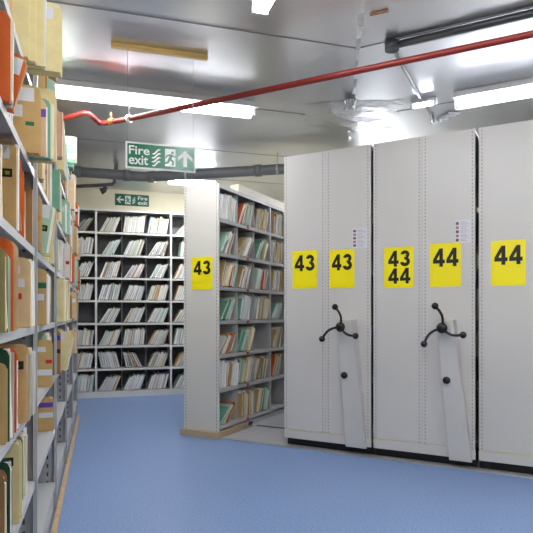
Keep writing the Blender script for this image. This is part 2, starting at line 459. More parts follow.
# rows from the top: (n, lean, fill, height, fan, colours)
O, G, W_, K, P_, N_, D_ = 'orange', 'green', 'white', 'cream', 'pale green', 'manila', 'dark green'
ET = [
 [(6, 3, .85, .265, .3, [W_, W_, W_, K, W_, P_]), (5, 14, .8, .25, 3.5, [O, O, P_, G, K]), (7, 12, .9, .25, 1.6, [O, W_, K, W_, N_, K, O]), (6, 3, .9, .26, .5, [N_, O, W_, P_, K, O])],
 [(6, 24, .85, .25, 2, [P_, G, W_, N_, O, K]), (6, 24, .85, .235, 2, [N_, W_, K, W_, N_, O]), (7, 20, .85, .255, 2, [G, P_, W_, P_, W_, K, K]), (5, 8, .8, .255, .5, [W_, N_, W_, K, N_])],
 [(6, 18, .85, .26, 1.6, [N_, W_, K, N_, O, G]), (7, 16, .85, .26, 1.5, [N_, N_, K, W_, N_, K, K]), (7, 12, .9, .235, 1, [P_, G, W_, P_, O, N_, W_]), (6, 8, .85, .25, .8, ['yellow', W_, O, W_, K, N_])],
 [(5, 28, .8, .255, 2.5, [G, P_, G, W_, K]), (5, 10, .85, .255, .8, [G, W_, W_, W_, W_]), (7, 11, .92, .255, .7, [P_, N_, W_, O, O, K, K]), (5, 32, .75, .22, 1.5, [G, W_, P_, W_, G])],
 [(7, 32, .75, .23, 1.5, [W_, N_, W_, O, N_, O, N_]), (6, 20, .85, .26, 1.5, [G, G, P_, N_, K, K]), None, (6, 18, .85, .24, 1, [N_, W_, N_, K, N_, W_])],
 [(7, 3, .95, .265, .3, [W_, W_, 'grey', W_, O, N_, W_]), (6, 12, .9, .265, 1.2, [G, G, K, K, K, K]), (6, 16, .88, .255, 1, [K, N_, O, O, G, N_]), (6, 18, .85, .255, 1, [O, G, W_, P_, O, N_])],
 [(5, 42, .7, .24, 3, [G, P_, W_, G, O]), (3, 1, .72, .27, .3, [N_, 'brown', N_]), (5, 10, .85, .265, 1.2, [N_, O, N_, G, G]), None],
]
for r, row in enumerate(ET):
    for c, cell in enumerate(row):
        if not cell: continue
        n, lean, fill, hh, fan, cl = cell; fill = min(1, fill*1.06); hh = min(hh*1.06, (.281-.06*math.sin(R(abs(lean)+4)))/math.cos(R(lean)))
        x0, x1 = ucols[c]
        for i, (cx, cz, a, w, h2) in enumerate(pack(x0, x1, n, lean, fill, hh, fan)):
            col = cl[i % len(cl)]
            tones = {W_: (0, 0, 2), P_: (0, 3, 3), G: (3, 0, 3), O: (0, 5, 5, 1), K: (1, 1, 0), N_: (5, 1, 0)}.get(col, (0, 1, 5))
            lab = '%s file, %s from left, %s compartment, %s shelf down, unit with end panel' % (col, ORD[i], ORD[c], ORD[r])
            small_file('case_file', place(UNIT, cx, random.choice([.008, .015, .02, .03, .045]), ez[6-r]+.001+cz, a, 0, 0), w, .28, h2, col, tones, lab, 'file', 'coloured files in the free standing unit', True)

# ------------------------------------------------------------------ mobile cabinets
ZT = 2.604
def number_sign(fr, x0, x1, z0, z1, y, lines, label):
    t = thing('number_sign', label, 'sign', fr @ T((x0+x1)/2, y, z0))
    w = (x1-x0)/2; h = z1-z0
    MB().box((-w, -.001, 0), (w, 0, h)).build('card', M['yellow'], t)
    mb = MB()
    if len(lines) == 1: digits(mb, lines[0], -w*.80, w*.84, h*.46, h*.88, -.0013)
    else:
        digits(mb, lines[0], -w*.70, w*.80, h*.52, h*.91, -.0013); digits(mb, lines[1], -w*.70, w*.80, h*.10, h*.48, -.0013)
    mb.build('number', M['ink'], t)
    return t
cab_m = {}
def cabinet(x0, x1, label, wheel=None):
    W = x1-x0; hw = W/2
    t = thing('mobile_shelving_cabinet', label, 'cabinet', CAB @ T(x0, 0, 0))
    pm = slot_mat('perforated cabinet panel', (207, 203, 199), 0, (.022, hw-.025), .0029, .028, .48, (122, 120, 118), .36)
    for k in (0, 1):
        o = MB().box((0, 0, 0), (hw-.003, .02, ZT-.165)).build('end_panel', pm, t, None, .003)
        o.matrix_local = T(k*(hw+.0015), 0, .165)
    MB().box((.005, .003, .158), (W-.005, .018, .1648)).build('joint_strip', mat('cream joint', (214, 198, 150), .6), t)
    MB().box((0, 0, .082), (W, .02, .1575)).build('base_panel', M['cab'], t, None, .002)
    MB().box((hw-.004, .0015, .17), (hw+.003, .006, ZT-.004)).build('seam_strip', M['shelf'], t)
    # the body behind: uprights, shelves, carriage, top
    MB().box((.02, .021, .1), (W-.02, 3.2, .16)).build('carriage', M['shelf'], t)
    for k in range(5):
        z = .165+.45*k
        for b in range(3):
            ya = .03+1.05*b
            MB().box((.004, ya, z), (W-.004, ya+1.04, z+.03)).build('shelf', M['shelf'], t)
    MB().box((.002, .021, ZT-.03), (W-.002, 3.2, ZT-.004)).build('top_cover', M['shelf'], t)
    MB().box((hw-.004, .03, .2), (hw+.004, 3.19, ZT-.032)).build('back_panel', M['shelf'], t)
    for ya in (.6, 2.4):
        MB().box((.1, ya, .0118), (W-.1, ya+.05, .099)).build('wheel_set', M['dark'], t)
    MB().box((.0, .075, .0095), (W, .09, .0995)).build('kick_board', M['dark'], t)  # black board stands in for the shadow in the gap under the cabinet
    return t
def hand_wheel(t, x0, hub, balls, knob, botl, botr):
    """sloping gear housing and three-armed wheel; pixel places turned into metres on the cabinet face"""
    oy = -.16
    hx, hz = on_plane(CAB, hub[0], hub[1], oy-.05); hx -= x0
    bl, bzz = on_plane(CAB, botl[0], botl[1], -.03); br, _ = on_plane(CAB, botr[0], botr[1], -.03)
    bl -= x0; br -= x0; zt = hz+.06
    c = hx+.02
    v = [(c-.075, oy, zt), (c+.048, oy, zt), (br, -.03, bzz), (bl, -.03, bzz), (c-.075, -.001, zt), (c+.048, -.001, zt), (br, -.001, bzz), (bl, -.001, bzz)]
    hb = MB().add(v, [(0, 1, 2, 3), (7, 6, 5, 4), (0, 4, 5, 1), (1, 5, 6, 2), (2, 6, 7, 3), (3, 7, 4, 0)]).build('gear_housing', M['cab'], t, None, .004)
    kz_x, kz = on_plane(CAB, knob[0], knob[1], -.09); kz_x -= x0
    f = (zt-kz)/(zt-bzz); ky = oy+(oy*-1-.03)*f
    MB().tube([(kz_x, ky+.004, kz), (kz_x, ky-.016, kz)], [.030, .027], 18).ball((kz_x, ky-.016, kz), .027, sy=.4).build('lock_knob', M['blackp'], t)
    w = MB().tube([(hx, oy-.0005, hz), (hx, oy-.055, hz)], .02, 14).ball((hx, oy-.055, hz), .041, sy=.7).build('hand_wheel', M['blackp'], t)
    for (bx_, by_) in balls:
        x, z = on_plane(CAB, bx_, by_, oy-.07); x -= x0
        a = Vector((hx, oy-.055, hz)); b = Vector((x, oy-.07, z)); d = b-a; n = Vector((-d.z, 0, d.x))*-.16
        path = [a+d*s+n*math.sin(math.pi*s)*(1 if s < 1 else 0) for s in [i/10 for i in range(11)]]
        MB().tube(path, .010, 8).ball(b, .026).build('spoke', M['blackp'], w)
c1_ = cabinet(.006, .812, 'leftmost grey mobile shelving cabinet, two panels each marked 43, with black hand wheel')
hand_wheel(c1_, .006, (340.5, 327), [(335, 307), (322, 339), (355.5, 336)], (345, 375), (345.5, 446.5), (366, 448))
c2_ = cabinet(.832, 1.630, 'middle grey mobile shelving cabinet, marked 43 over 44 and 44, with black wheel')
hand_wheel(c2_, .832, (442, 328), [(435, 306), (424, 344), (463, 335)], (447, 380), (449, 460), (472, 462.5))
c3_ = cabinet(1.655, 2.455, 'rightmost grey mobile shelving cabinet cut by the photo edge, marked 44, no wheel in view')
def sign_px(fr, pl, pr, yt, yb, lines, label, yoff=-.0006):
    pm_ = (pl+pr)/2
    x0, _ = on_plane(fr, pl, yt, yoff); x1, _ = on_plane(fr, pr, yt, yoff)
    _, z1 = on_plane(fr, pm_, yt, yoff); _, z0 = on_plane(fr, pm_, yb, yoff)
    return number_sign(fr, x0, x1, z0, z1, yoff, lines, label)
sign_px(CAB, 292.5, 317, 250.5, 288.5, ['43'], 'yellow 43 card on left panel of the leftmost cabinet, beside the open gap')
sign_px(CAB, 329.5, 354.5, 249.5, 288, ['43'], 'yellow 43 card above a hand wheel, below a white notice')
sign_px(CAB, 384, 413.5, 247, 287.7, ['43', '44'], 'yellow card reading 43 over 44 on the middle cabinet')
sign_px(CAB, 430, 461, 243, 286.6, ['44'], 'yellow 44 card above a hand wheel on the middle cabinet')
sign_px(CAB, 491, 525.5, 240, 285.5, ['44'], 'yellow 44 card on the rightmost cabinet')
ENDF = UNIT @ T(0, DE, 0) @ Matrix.Rotation(R(-90), 4, 'Z')
sign_px(ENDF, 191.8, 212.5, 256.8, 290, ['43'], 'yellow 43 card on the free standing end panel left of the gap', -.0026)
def notice(pl, pr, yt, yb, label):
    x0, z1 = on_plane(CAB, pl, yt, -.0006); x1, z0 = on_plane(CAB, pr, yb, -.0006)
    t = thing('safety_notice', label, 'notice', CAB @ T(x0, -.0006, z0)); w = x1-x0; h = z1-z0
    MB().box((0, -.001, 0), (w, 0, h)).build('sheet', mat('notice paper', (214, 214, 220), .5), t)
    pc = MB()
    for i in range(5):
        z = h*(.86-.18*i)
        pc.box((w*.05, -.0016, z-h*.06), (w*.24, -.0011, z+h*.06), i % 2)
        for k in range(3): pc.box((w*.34, -.0016, z-h*.05+k*h*.05), (w*(.86-.1*((i+k) % 3)), -.0011, z-h*.035+k*h*.05), 2 if (i+k) % 4 else 1)
    pc.build('printed_lines', [mat('print dark', (92, 92, 104), .6), mat('print red', (188, 110, 108), .6), mat('print grey', (164, 164, 174), .6)], t)
notice(352.5, 367.5, 228.5, 247.5, 'white safety notice on the leftmost cabinet above the second 43 card')
notice(455, 471, 220.5, 242.5, 'white safety notice on the middle cabinet above the 44 card')

# platform the units roll on
pf = thing('track_platform', 'grey floor platform with rail grooves under the mobile cabinets', 'platform', CAB)
MB().prism([(-.655, 0), (4.1, 0), (4.1, 3.5), (-.80, 3.5), (-.76, .68), (-.655, .62)], 0, .008, axis=2).build('deck', M['platform'], pf)
MB().box((-.655, -.022, 0), (4.1, -.0005, .008)).build('edge_strip', M['alu'], pf, None, .003)
MB().box((-.655, .03, .0081), (-.02, .045, .0105)).build('trim_strip', M['alu'], pf)
for y in (.64, 2.44):
    MB().box((-.64, y, .0081), (4.05, y+.03, .0115)).build('rail', M['rail'], pf)
    MB().box((-.64, y-.03, .0081), (4.05, y-.012, .0102)).build('rail_edge', M['alu'], pf)

# ------------------------------------------------------------------ left shelving
SZ = [.17, .495, .82, 1.145, 1.47, 1.795, 2.12, 2.445]
PX = [-1.79+1.08*i for i in range(6)]
DL = .36
left = thing('shelving_rack', 'long grey steel shelving run of open bays along the left side', 'shelving', LEFT)
flm = slot_mat('slotted upright', (158, 160, 164), 1, (.04, .30), .005, .052, .45, (60, 60, 64))
for x in PX:
    MB().box((x-.002, .002, 0), (x+.002, DL, 2.47)).build('side_panel', flm, left)
    MB().box((x-.018, 0, 0), (x+.018, .0018, 2.47)).box((x-.006, -.013, 0), (x+.006, 0, 2.47)).build('post', M['post'], left)
    MB().box((x-.018, DL+.0002, 0), (x+.018, DL+.003, 2.47)).build('post', M['post'], left)
for b in range(5):
    xa, xb = PX[b]+.0035, PX[b+1]-.0035
    for z in SZ:
        MB().box((xa+.016, -.0045, z-.03), (xb-.016, -.0015, z)).box((xa, .002, z-.003), (xb, DL-.002, z)).box((xa+.016, -.0015, z-.003), (xb-.016, .002, z)).build('shelf', M['shelf'], left)
    MB().box((xa+.016, .004, 0), (xb-.016, .007, SZ[0]-.031)).build('kick_plate', M['shelf'], left)
sk = struct(MB().box((-5.2, -.040, 0), (3.45, -.014, .03)).build('baseboard_left', M['wood'], None, LEFT, .003))

used = {}
def sticker(o, w, x, z, sw, sh, m, name='label_sticker', D=.3):
    """flat sticker on the near face; x measured back from the front edge"""
    MB().box((-w/2-.0006, x, z), (-w/2-.0001, x+sw, z+sh)).build(name, m, o)
PW, PG = mat('label paper', (226, 226, 230), .6), mat('label print', (120, 122, 130), .6)
def big_file(x, p, s, w, Hh, col, label, D=.27, tilt=0, lean=0, marks=(), group='folders on the left shelving', page=True, yaw=0, tones=(0, 1, 1, 2, 4, 5)):
    """x = near face along the run, p = how far the front edge stands out into the aisle, s = shelf"""
    mw = place(LEFT, x+w/2, -p, SZ[s]+.001, R(lean), R(tilt), R(yaw))
    o = cover_geo(w, D, Hh, .022).build('file_folder', card(col), None, mw)
    if page: pages_geo(w, D, Hh, random.choice([.92, .97, 1.0]), tones, random.choice([-.009, -.005, 0, .004]), .010, 2).build('pages', PAPER, o)
    for mk in marks: sticker(o, w, *mk)
    tag(o, label, 'folder', group)
    used.setdefault((s), []).append((x-.004, x+w+.004))
    return o
LBL = lambda z, h=.03, x=.03, w=.10: (x, z, w, h, PW)
def p_at(x, px):
    r = (px-CX)/F; o_ = LEFT @ Vector((x, 0, 0)); n_ = LEFT.to_3x3() @ Vector((0, 1, 0))
    return -(r*o_.y-o_.x)/(n_.x-r*n_.y)
def px_file(px, y, s, ytop, w, col, label, **k):
    x, yy = inv_local(LEFT, px, y, SZ[s])
    if 'x' in k:
        x = k.pop('x'); r = (px-CX)/F; o_ = LEFT @ Vector((x, 0, 0)); n_ = LEFT.to_3x3() @ Vector((0, 1, 0)); yy = (r*o_.y-o_.x)/(n_.x-r*n_.y)
    Y = (LEFT @ Vector((x, yy, 0))).y
    hh = k.pop('h', None) or min(.30, (y-ytop)*Y/F)
    return big_file(x, -yy, s, w, hh, col, label, **k)
CS = mat('code black', (24, 24, 22), .5)
def code(z, x=.05, c='yellow'):
    m2 = {'yellow': mat('code yellow', (196, 190, 60), .5), 'lime': M['lime'], 'red': M['red']}[c]
    return [(x, z, .05, .028, CS, 'code_sticker'), (x+.008, z+.008, .014, .012, m2, 'code_digit'), (x+.028, z+.008, .014, .012, m2, 'code_digit')]
# sixth shelf from the floor up is index 5, etc.
S0, S1, S2, S3, S4, S5, S6 = 6, 5, 4, 3, 2, 1, 0
px_file(10.4, 102, S1, 12, .028, 'orange', 'bright orange folder with code stickers, high at the left photo edge', marks=[LBL(.19, .05, .03, .06)]+code(.10, .03)+[(.03, .14, .05, .02, M['red'], 'code_sticker')])
px_file(12.2, 106, S1, 14, .02, 'pale green', 'pale green folder tucked behind the high orange one at the left edge', x=-1.488)
px_file(13.0, 112, S1, 66, .02, 'orange', 'low orange wallet leaning outward behind the high orange folder', tilt=14, h=.17, marks=[LBL(.11, .05, .01, .05)])
px_file(40, 156, S1, 92, .035, 'manila', 'manila folder with wide white label, bulging out on the high shelf', h=.25, marks=[LBL(.19, .05, .02, .18), LBL(.13, .045, .06, .07), (.02, .10, .03, .015, M['greens'], 'code_sticker')], x=-1.005)
px_file(46, 158, S1, 100, .022, 'buff', 'buff folder with purple tape beside the wide-label manila folder', marks=[(.0, .15, .03, .03, M['purple'], 'code_sticker')], x=-.965)
px_file(50.5, 160, S1, 102, .03, 'green', 'sea green folder standing proud of the high shelf', h=.23, x=-.938)
big_file(-.90, .10, S1, .04, .285, 'cream', 'cream folder just behind the sea green one on the high shelf')
# protruding cream folders on the shelf above
px_file(29, 72.5, S0, 0, .03, 'cream', 'first of the tall cream folders jutting out at the top left', h=.285, x=-1.075)
px_file(36, 73, S0, 0, .03, 'cream', 'second of the tall cream folders jutting out at the top left', h=.285, marks=[LBL(.21, .05, .02, .05)], x=-1.04)
px_file(44, 73.5, S0, 2, .03, 'cream', 'third of the tall cream folders jutting out at the top left', h=.275, x=-1.005)
px_file(61.5, 74, S0, 7, .05, 'cream', 'largest cream folder jutting furthest out at the top left', h=.26, D=.34, marks=[LBL(.20, .045, .03, .06)], x=-.97)
# S2
px_file(16.2, 231, S2, 122, .045, 'manila', 'large manila folder with black and yellow code at the left photo edge', h=.295, marks=[LBL(.235, .045, .02, .075)]+code(.175, .012))
px_file(20.5, 234, S2, 160, .025, 'orange', 'orange folder behind the large coded manila folder, green sticker on it', h=.27, marks=[(.0, .19, .03, .03, M['greens'], 'code_sticker'), (.004, .05, .012, .05, PW)])
px_file(23.5, 238, S2, 165, .02, 'orange', 'slim orange folder second behind the large coded manila folder', h=.26)
px_file(32.5, 247, S2, 178, .04, 'brown', 'brown folder just before the post on the shelf above eye level', h=.25)
# S3 (near eye level)
big_file(-1.58, p_at(-1.58, 5), S3, .05, .235, 'olive', 'olive folder at the left photo edge just below eye level')
big_file(-1.51, p_at(-1.51, 8.5), S3, .035, .23, 'pale green', 'loose pale green papers behind the olive folder at the left edge')
big_file(-1.45, p_at(-1.45, 12), S3, .03, .275, 'orange', 'tall orange folder behind the olive one below eye level')
big_file(-1.36, p_at(-1.36, 16), S3, .05, .28, 'buff', 'buff brown box folder beside the tall orange folder', page=False)
big_file(-1.0, p_at(-1.0, 30.5), S3, .11, .26, 'buff', 'fat buff bundle with white labels and red mark beside the post', marks=[LBL(.20, .028, .035, .045), LBL(.15, .03, .02, .085), (.03, .105, .04, .022, M['red'], 'code_sticker')], tones=(1, 1, 0))
# S4
px_file(6, 445, S4, 366, .03, 'manila', 'manila folder at the left photo edge below the olive one', h=.235)
px_file(9.5, 442, S4, 350, .03, 'dark green', 'dark green folder at the left photo edge behind a manila folder', h=.275)
px_file(16.5, 433, S4, 344, .035, 'orange', 'orange folder with grey label behind the dark green folder', h=.265, marks=[LBL(.19, .045, .02, .10), (.05, .215, .03, .012, PG, 'code_sticker')])
px_file(26.8, 423, S4, 344, .05, 'manila', 'upright manila folder with black and lime code on the knee-high shelf', h=.27, marks=[LBL(.20, .045, .04, .07)]+code(.185, .01))
px_file(32, 416, S4, 352, .04, 'cream', 'cream folder with red spot beside the first post', h=.25, marks=[(.012, .15, .02, .03, M['red'], 'code_sticker')])
# S5
px_file(4.5, 560, S5, 480, .04, 'brown', 'brown folder low down in the bottom left corner', h=.25)
px_file(10, 548, S5, 468, .04, 'dark green', 'dark green folder low in the bottom left corner', h=.26, marks=code(.10, .005, 'red'))
px_file(20, 524, S5, 440, .05, 'cream', 'tall cream folder with black and lime code near the bottom left corner', h=.275, marks=code(.195, .02, 'lime')+[LBL(.24, .02, .03, .05)])
big_file(-1.14, .0, S5, .04, .27, 'orange', 'orange folder peeping out behind the tall cream folder low left')
# bay past the first post
big_file(-.64, p_at(-.64, 41), S2, .05, .25, 'manila', 'manila folder first past the nearest post, above eye level', marks=[(.0, .13, .02, .02, mat('orange sticker', (240, 150, 40), .5), 'code_sticker')])
big_file(-.52, p_at(-.52, 46), S2, .04, .22, 'pale green', 'pale green folder with white label hanging out past the nearest post', tilt=8, D=.2, marks=[LBL(.16, .06, .01, .07)]+code(.10, .01))
big_file(-.40, p_at(-.40, 51), S2, .05, .24, 'cream', 'pale yellow folder leaning out past the nearest post', tilt=6, D=.22)
used.setdefault(S3, []).append((-.70, .34)); used.setdefault(S4, []).append((-.70, -.12))
big_file(-.56, p_at(-.56, 46.5), S3, .18, .255, 'manila', 'thick manila bundle with blue and green stickers past the nearest post', marks=[(.04, .20, .05, .03, M['navy'], 'code_sticker'), (.0, .165, .035, .025, M['greens'], 'code_sticker'), LBL(.11, .03, .01, .06), LBL(.13, .04, .10, .06)])
px_file(52, 387, S4, 340, .05, 'manila', 'manila folder with white band and red stamp past the nearest post', h=.24, marks=[LBL(.18, .025, .03, .10), LBL(.06, .03, .0, .07), (.0, .12, .03, .02, M['red'], 'code_sticker')])
big_file(-.66, .0, S4, .03, .26, 'pale green', 'pale green folder right against the nearest post, knee high')
px_file(53, 430, S5, 397, .05, 'manila', 'short tan bundle with purple and white bands on low shelf', h=.20, marks=[(.0, .14, .08, .03, M['purple'], 'code_sticker'), LBL(.08, .03, .0, .08)], x=.305)
# further along
px_file(66.5, 371, S4, 328, .05, 'cream', 'big cream envelope sticking out into the aisle', h=.25, tilt=10, D=.20, marks=[LBL(.20, .05, .05, .14)])
big_file(.42, .03, S4, .05, .27, 'brown', 'brown folder with blue square beside the protruding cream envelope', marks=[(.0, .21, .035, .03, M['navy'], 'code_sticker'), (.0, .13, .03, .025, CS, 'code_sticker')])
for i in range(4):
    big_file(.44+.13*i, .05+.012*(i % 2), S3, .075, .27+.008*(i % 2), 'cream', '%s of the cream folders jutting out just below eye level' % ORD[i])
big_file(1.62, .075, 7, .03, .22, 'pale green', 'pale green and white notice folder topmost, at the far end', marks=[LBL(.15, .06, 0, .12), LBL(.03, .05, 0, .12)])

# ordinary files filling the bays
CW = [('cream', 4), ('manila', 5), ('buff', 3), ('orange', 2.2), ('green', 2), ('pale green', 2), ('white', 2.5), ('brown', 1.5), ('pink', .8), ('grey', 1)]
nl = 0
BN = ['nearest', 'second', 'third', 'fourth', 'fifth']
for b in range(5):
    for s in range(8):
        lo, hi = PX[b]+.03, PX[b+1]-.03
        x = lo; idx = 0
        if s == 7 and b == 0: continue
        while x < hi-.05:
            w = random.uniform(.055, .11) if b < 2 else random.uniform(.085, .16)
            clash = [q for q in used.get(s, []) if q[0] < x+w+.003 and q[1] > x-.003]
            if clash: x = max(q[1] for q in clash)+.004; continue
            if x+w > hi: break
            if random.random() < .10 and not (b < 1): x += random.uniform(.05, .12); continue
            xx = (LEFT @ Vector((x, 0, 0)))
            vis = 266.5+F*xx.x/xx.y if xx.y > .3 else -99
            if vis < -3: x += w; continue
            col = random.choices([c for c, _ in CW], [k_ for _, k_ in CW])[0]
            pmax = random.choice([-.03, -.02, -.01, 0, .01, .02, .045]) if b else random.uniform(-.05, -.01)
            if s <= 1 and b: pmax = random.uniform(-.16, -.08)
            if s == 0 and (b < 3 or random.random() < .5): x += w+.05; continue
            if s == 1 and b == 1 and random.random() < .7: x += w; continue
            idx += 1
            hh = random.uniform(.21, .275) if s < 7 else random.uniform(.2, .26)
            mk = [LBL(hh*.6, hh*.15, .005, .05)] if random.random() < .35 else []
            if random.random() < .3: mk.append((.004, hh*random.uniform(.25, .5), .025, .025, random.choice([M['red'], M['greens'], CS, M['navy']]), 'code_sticker'))
            big_file(x, pmax, s, w*.93, hh, col, '', marks=mk, tones=random.choice([(0, 1, 2), (1, 1, 5), (4, 5, 1), (3, 0, 2)]))
            nl += 1
            x += w
# labels by final order along each shelf
fold = {}
for o in C.objects:
    if o.name.startswith('file_folder') and o.parent is None:
        p = LEFT.inverted() @ o.location
        s = min(range(8), key=lambda i: abs(SZ[i]-p.z)); b = min(4, max(0, int((p.x-PX[0])//1.08)))
        fold.setdefault((b, s), []).append((p.x, o))
for (b, s), lst in fold.items():
    lst.sort(key=lambda q: q[0])
    for i, (_, o) in enumerate(lst):
        if not o['label']:
            col = o.data.materials[0].name[5:]
            o['label'] = '%s folder, %s from near end, %s shelf up, %s bay of left shelving' % (col, ORD[i], ORD[s], BN[b])
print('files', nb, nl, len([o for o in C.objects if o.name.startswith('case_file')]), len([o for o in C.objects if o.name.startswith('file_folder')]))

# ------------------------------------------------------------------ exit signs
def man(mb, x, z, s, y, mi, flip=1):
    """running figure, s tall, standing at x (middle) and z (foot)"""
    def P(l): return [(x+flip*a*s, z+b*s) for a, b in l]
    def seg(a, b, w):
        ax, az = a; bx_, bz_ = b; d = Vector((bx_-ax, bz_-az)); n = Vector((-d.y, d.x)).normalized()*w/2
        mb.prism(P([(ax+n.x, az+n.y), (ax-n.x, az-n.y), (bx_-n.x, bz_-n.y), (bx_+n.x, bz_+n.y)]), y, y-.0003, 1, mi)
    mb.prism(P([(.14+.09*math.cos(i*math.pi/5), .88+.09*math.sin(i*math.pi/5)) for i in range(10)]), y, y-.0003, 1, mi)
    seg((.08, .76), (-.04, .42), .2); seg((.08, .72), (.30, .60), .085); seg((.30, .60), (.40, .68), .08)
    seg((.04, .74), (-.22, .66), .085); seg((-.22, .66), (-.30, .50), .08)
    seg((-.02, .44), (.20, .28), .13); seg((.20, .28), (.14, .04), .11)
    seg((-.06, .46), (-.16, .20), .13); seg((-.16, .20), (-.42, .16), .11)
def arrow(mb, cx, cz, s, y, mi, ang):
    pts = [(0, .5), (.46, .06), (.46, -.16), (.12, .14), (.12, -.5), (-.12, -.5), (-.12, .14), (-.46, -.16), (-.46, .06)]
    c, sn = math.cos(ang), math.sin(ang)
    mb.prism([(cx+s*(a*c-b*sn), cz+s*(a*sn+b*c)) for a, b in pts], y, y-.0003, 1, mi)
def flames(mb, cx, cz, s, y, mi):
    for i in range(4):
        w = .42-.04*abs(i-1.5); z = cz+s*(-.42+.24*i); top = []; bot = []
        for k_ in range(9):
            a = -1+k_/4; xx = cx+s*w*a*.7; off = s*.13*a+s*.06*math.sin(a*3.14)
            th = s*.075*(1-a*a*.8); top.append((xx, z+off+th)); bot.append((xx, z+off-th))
        mb.prism(top+bot[::-1], y, y-.0003, 1, mi)
# hanging sign
YS = 1.85*F/(HY-44)           # batten depth from its place on the ceiling
bl = at(111, 44, ZC-.012); brr = at(207.5, 57, ZC-.012)
bw = (brr-bl).length
BAT = Matrix.Translation((bl.x, bl.y, 0)) @ Matrix.Rotation(R(AD), 4, 'Z')
o = MB().box((0, -.018, ZC-.034), (bw, .018, ZC-.0005)).build('wooden_batten', mat('yellow pine', (214, 178, 104), .5, noise=.12, nscale=5, stretch=(3, 30, 30)), None, BAT, .002)
tag(o, 'pale wooden batten screwed to the foil ceiling above the fire exit sign', 'batten')
sx0, sz1 = on_plane(BAT, 125.5, 142, 0); sx1, sz0 = on_plane(BAT, 195.5, 171, 0)
_, za = on_plane(BAT, 160, 144.3, 0); _, zb = on_plane(BAT, 160, 170.5, 0)
sz1, sz0 = za, zb
sg = thing('exit_sign', 'green and white Fire exit sign with up arrow hanging on wires', 'sign', BAT @ T(sx0, 0, sz0))
w = sx1-sx0; h = sz1-sz0
MB().box((0, -.006, 0), (w, .006, h)).build('frame', M['signw'], sg, None, .002)
sgm = mat('sign satin green', (20, 124, 88), .22)
MB().box((.012, -.0075, .012), (w-.012, -.0062, h-.012)).build('panel', sgm, sg)
tx = MB(); yy = -.0078
text_mb(tx, 'Fire', w*.045, w*.335, h*.53, h*.86, yy, .018); text_mb(tx, 'exit', w*.045, w*.315, h*.15, h*.50, yy, .018)
tx.build('lettering', M['signw'], sg)
ic = MB(); flames(ic, w*.43, h*.5, h*.62, yy, 0)
ic.box((w*.555, yy-.0003, h*.17), (w*.705, yy, h*.84)); man(ic, w*.63, h*.19, h*.58, yy-.0004, 1)
arrow(ic, w*.845, h*.5, h*.62, yy, 0, 0)
ic.build('pictogram', [M['signw'], sgm], sg)
for x in (w*.03, w*.965):
    MB().tube([(x, 0, h-.004), (x, 0, ZC-.0345-sz0)], .0013, 6).build('wire', M['wire'], sg)
# wall sign
WB = BACK @ T(0, .4185, 0)
sx0, _ = on_plane(WB, 115, 195, 0); sx1, _ = on_plane(WB, 149, 195, 0); _, sz1 = on_plane(WB, 132, 194.5, 0); _, sz0 = on_plane(WB, 132, 206, 0)
w = sx1-sx0; h = sz1-sz0
sg = thing('exit_sign', 'dark green Fire exit sign with left arrow on the cream back wall', 'sign', WB @ T(sx0, 0, sz0))
MB().box((0, -.003, 0), (w, 0, h)).build('panel', M['signdg'], sg)
ic = MB(); yy = -.0034; arrow(ic, w*.15, h*.5, h*.62, yy, 0, math.pi/2)
ic.box((w*.29, yy-.0003, h*.14), (w*.46, yy, h*.86)); man(ic, w*.375, h*.18, h*.6, yy-.0004, 1, -1); flames(ic, w*.55, h*.5, h*.55, yy, 0)
dsw = mat('dim sign white', (196, 212, 200), .6)
ic.build('pictogram', [dsw, M['signdg']], sg)
tx = MB(); text_mb(tx, 'Fire', w*.67, w*.95, h*.54, h*.86, yy, .02); text_mb(tx, 'exit', w*.67, w*.95, h*.14, h*.46, yy, .02)
tx.build('lettering', dsw, sg)

# ------------------------------------------------------------------ pipes and ceiling details
zp = 2.80
pA = at(131, 118.5, zp); pB = at(533, 34, zp); pd = (pB-pA).normalized()
pE = pB+pd*1.2
zq = 2.86
el = [at(40, 124, zq), at(68, 117.5, zq), at(84, 113.2, zq), at(89, 113.8, zq-.01), at(93, 117, zq-.03), at(99, 122.8, zp+.012), at(104, 123.3, zp+.002), at(109, 122.4, zp)]
pm_pts = [at(115, 121.6, zp)]
rp = thing('sprinkler_pipe', 'long red pipe with an offset bend running under the foil ceiling', 'pipe', T(pA.x, pA.y, zp))
lo = Vector((pA.x, pA.y, zp))
MB().tube([p-lo for p in el+[pA]+[pA+pd*(i*.4) for i in range(1, 4)]+[pB, pE]], .0215, 12).build('pipe_run', M['redpipe'], rp)
cl = pA-pd*.02-lo
MB().tube([cl-pd*.012, cl+pd*.012], .034, 14).build('clip', M['signw'], rp)
v0 = at(111, 121.5, zp)-lo
MB().tube([v0-pd*.02, v0+pd*.02], .028, 12).tube([v0+Vector((0, 0, .02)), v0+Vector((0, 0, .075))], .008, 8).build('valve', mat('brass valve', (190, 120, 70), .35, metal=.5), rp)
MB().tube([cl+Vector((0, 0, .03)), cl+Vector((0, 0, ZC-zp-.001))], .004, 6).build('hanger_rod', M['wire'], rp)
for s_ in ():
    b_ = pd*s_
    MB().tube([b_+Vector((0, 0, .02)), b_+Vector((0, 0, ZC-zp-.001))], .003, 6).build('hanger_rod', M['wire'], rp)

